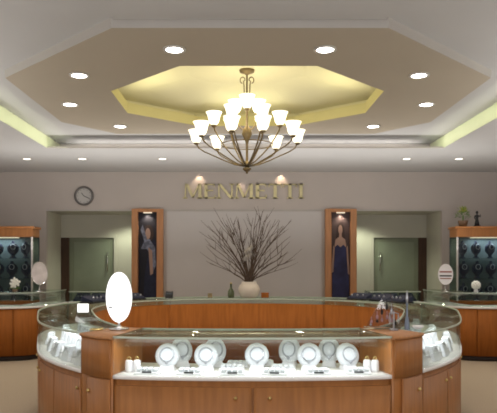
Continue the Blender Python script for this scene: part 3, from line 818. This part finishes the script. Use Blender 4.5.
MB().tube([(0,0,.045),(0,0,.08)], .005).build('stem', M['green'], fb_)
m = MB(); m.ball((0,0,.115), .05)
for k in range(40):
    z = 1-2*(k+.5)/40; a = k*2.4; r_ = math.sqrt(1-z*z)
    m.ball((.055*r_*math.cos(a), .055*r_*math.sin(a), .115+.055*z), .02, u=7, v=5)
m.build('bloom', M['petal'], fb_)
# oval mirrors on the wall counters
c = at(40, 0, 9.92)
oval_mirror('oval chrome vanity mirror beside the white orchid', (-3.30, 9.95, ZW), .13, .19, .30, M['hazy'], M['chrome'], R(25), -14)
def bands(t, T):  # mirror reflections modelled as coloured bars on the face
    for z, mm, h in ((.03,'red',.022),(-.035,'black',.022),(-.075,'red',.015)):
        w = .105*math.sqrt(max(0, 1-(z/.17)**2))
        m = MB(); m.box(-w*.9,w*.9,-.012,-.008,z,z+h); m.xform(T); m.build('band', M[mm], t)
oval_mirror('oval white vanity mirror with red and black bands beside the right tall cabinet', (3.22, 9.95, ZW), .115, .17, .28, M['silk'], M['silk'], R(-20), -10, bands)

# ------------------------------------------------------------------ lights
def area(name, loc, rot, sx, sy, e, col=(1,.9,.75)):
    l = bpy.data.lights.new(name, 'AREA'); l.shape = 'RECTANGLE'; l.size = sx; l.size_y = sy; l.energy = e; l.color = col
    o = bpy.data.objects.new(name, l); COL.objects.link(o); o.location = loc; o.rotation_euler = rot; return o
def spot(name, loc, e, size, col=(1,.88,.72), blend=.6, rot=(0,0,0), r=.05):
    l = bpy.data.lights.new(name, 'SPOT'); l.energy = e; l.spot_size = R(size); l.spot_blend = blend; l.color = col; l.shadow_soft_size = r
    o = bpy.data.objects.new(name, l); COL.objects.link(o); o.location = loc; o.rotation_euler = rot; return o
for x, y, z in spots: spot('downlight_lamp', (x, y, z-.03), 40 if y < 9 else 14, 125)
# added fill spots high in the room, no fixtures there
for x in (-2.2, 0, 2.2):
    for y in (.4, 2.6): spot('shop_lamp', (x, y, 3.38), 8, 140, r=.15)
area('recess_lamp', (0, 9.95, ZS+.02), (R(180), 0, 0), 5.6, .08, 7.5, (1,.93,.85))  # added inside the rear recess to brighten it
# added unseen uplights brightening the ceiling and back wall
area('shop_uplight', (0, -.6, 1.2), (R(155), 0, 0), 4, 1.5, 165, (1,.985,.97))
for s in (-1, 1):
    area('shop_uplight', (s*4.0, 5.2, 1.9), (R(180), R(18)*s, 0), 1.0, 4.0, 75, (1,.985,.97))
area('rear_uplight', (0, 9.7, 1.75), (R(180), 0, 0), 8.0, .8, 75, (1,.97,.92))  # unseen, added to fill the rear soffit and wall
# cove lamps
for s in (-1, 1):
    a_ = area('cove_lamp', (s*2.5, 6.9, 3.37), (0, R(-90)*s*1.0, 0), .04, 5.6, 4.2, (.95,1,.72)); a_.data.spread = R(70)
for x, y, rz, L in ((0,8.45,0,.9),(0,5.85,0,.9),(1.5,7.2,90,.7),(-1.5,7.2,90,.7)):
    area('dome_lamp', (x*.72, 7.14+(y-7.14)*.72, ZO+.09), (R(180), 0, R(rz)), L, .45, 1.2, (1,.93,.58))
pl = bpy.data.lights.new('chandelier_glow', 'POINT'); pl.energy = 9; pl.color = (1,.85,.6); pl.shadow_soft_size = .25
po = bpy.data.objects.new('chandelier_glow', pl); COL.objects.link(po); po.location = (0, 7.14, 3.2)
for s in (-1, 1): spot('counter_lamp', (s*4.0, 9.5, 3.22), 45, 70, (1,.93,.82), r=.06)  # added spots brightening the wall counters and flowers
# sign spots
for px in (199, 281): 
    spot('sign_spot', (at(px,0,11.93).x, 11.945, 3.275), 5, 95, (1,.74,.52), .6, r=.02)
spot('sign_spot', (at(241,0,11.93).x, 11.94, 3.14), 2, 80, (1,.74,.62), .5, r=.02)
# alcove lamps
for s in (-1, 1):
    spot('alcove_lamp', (s*2.35, 12.5, 2.5), 48, 140, (.95,1,.75), r=.1)
# showcase strip lamps
area('case_lamp', (0, 4.03, 1.05), (R(-12), 0, 0), 1.7, .03, 4.2, (.95,.95,1))
for s in (-1, 1):
    area('case_lamp', (s*1.52, 5.0, 1.05), (0, 0, s*R(64)), 1.1, .03, 3.2, (.95,.97,1))
w = bpy.data.worlds.new('world'); scene.world = w; w.use_nodes = True
w.node_tree.nodes['Background'].inputs[0].default_value = (.95,.93,.95,1); w.node_tree.nodes['Background'].inputs[1].default_value = .55
scene.view_settings.view_transform = 'Standard'; scene.view_settings.look = 'None'; scene.view_settings.exposure = 0
scene.cycles.max_bounces = 10; scene.cycles.transparent_max_bounces = 24; scene.cycles.sample_clamp_indirect = 4
scene.cycles.use_denoising = True; scene.cycles.filter_width = 1.8
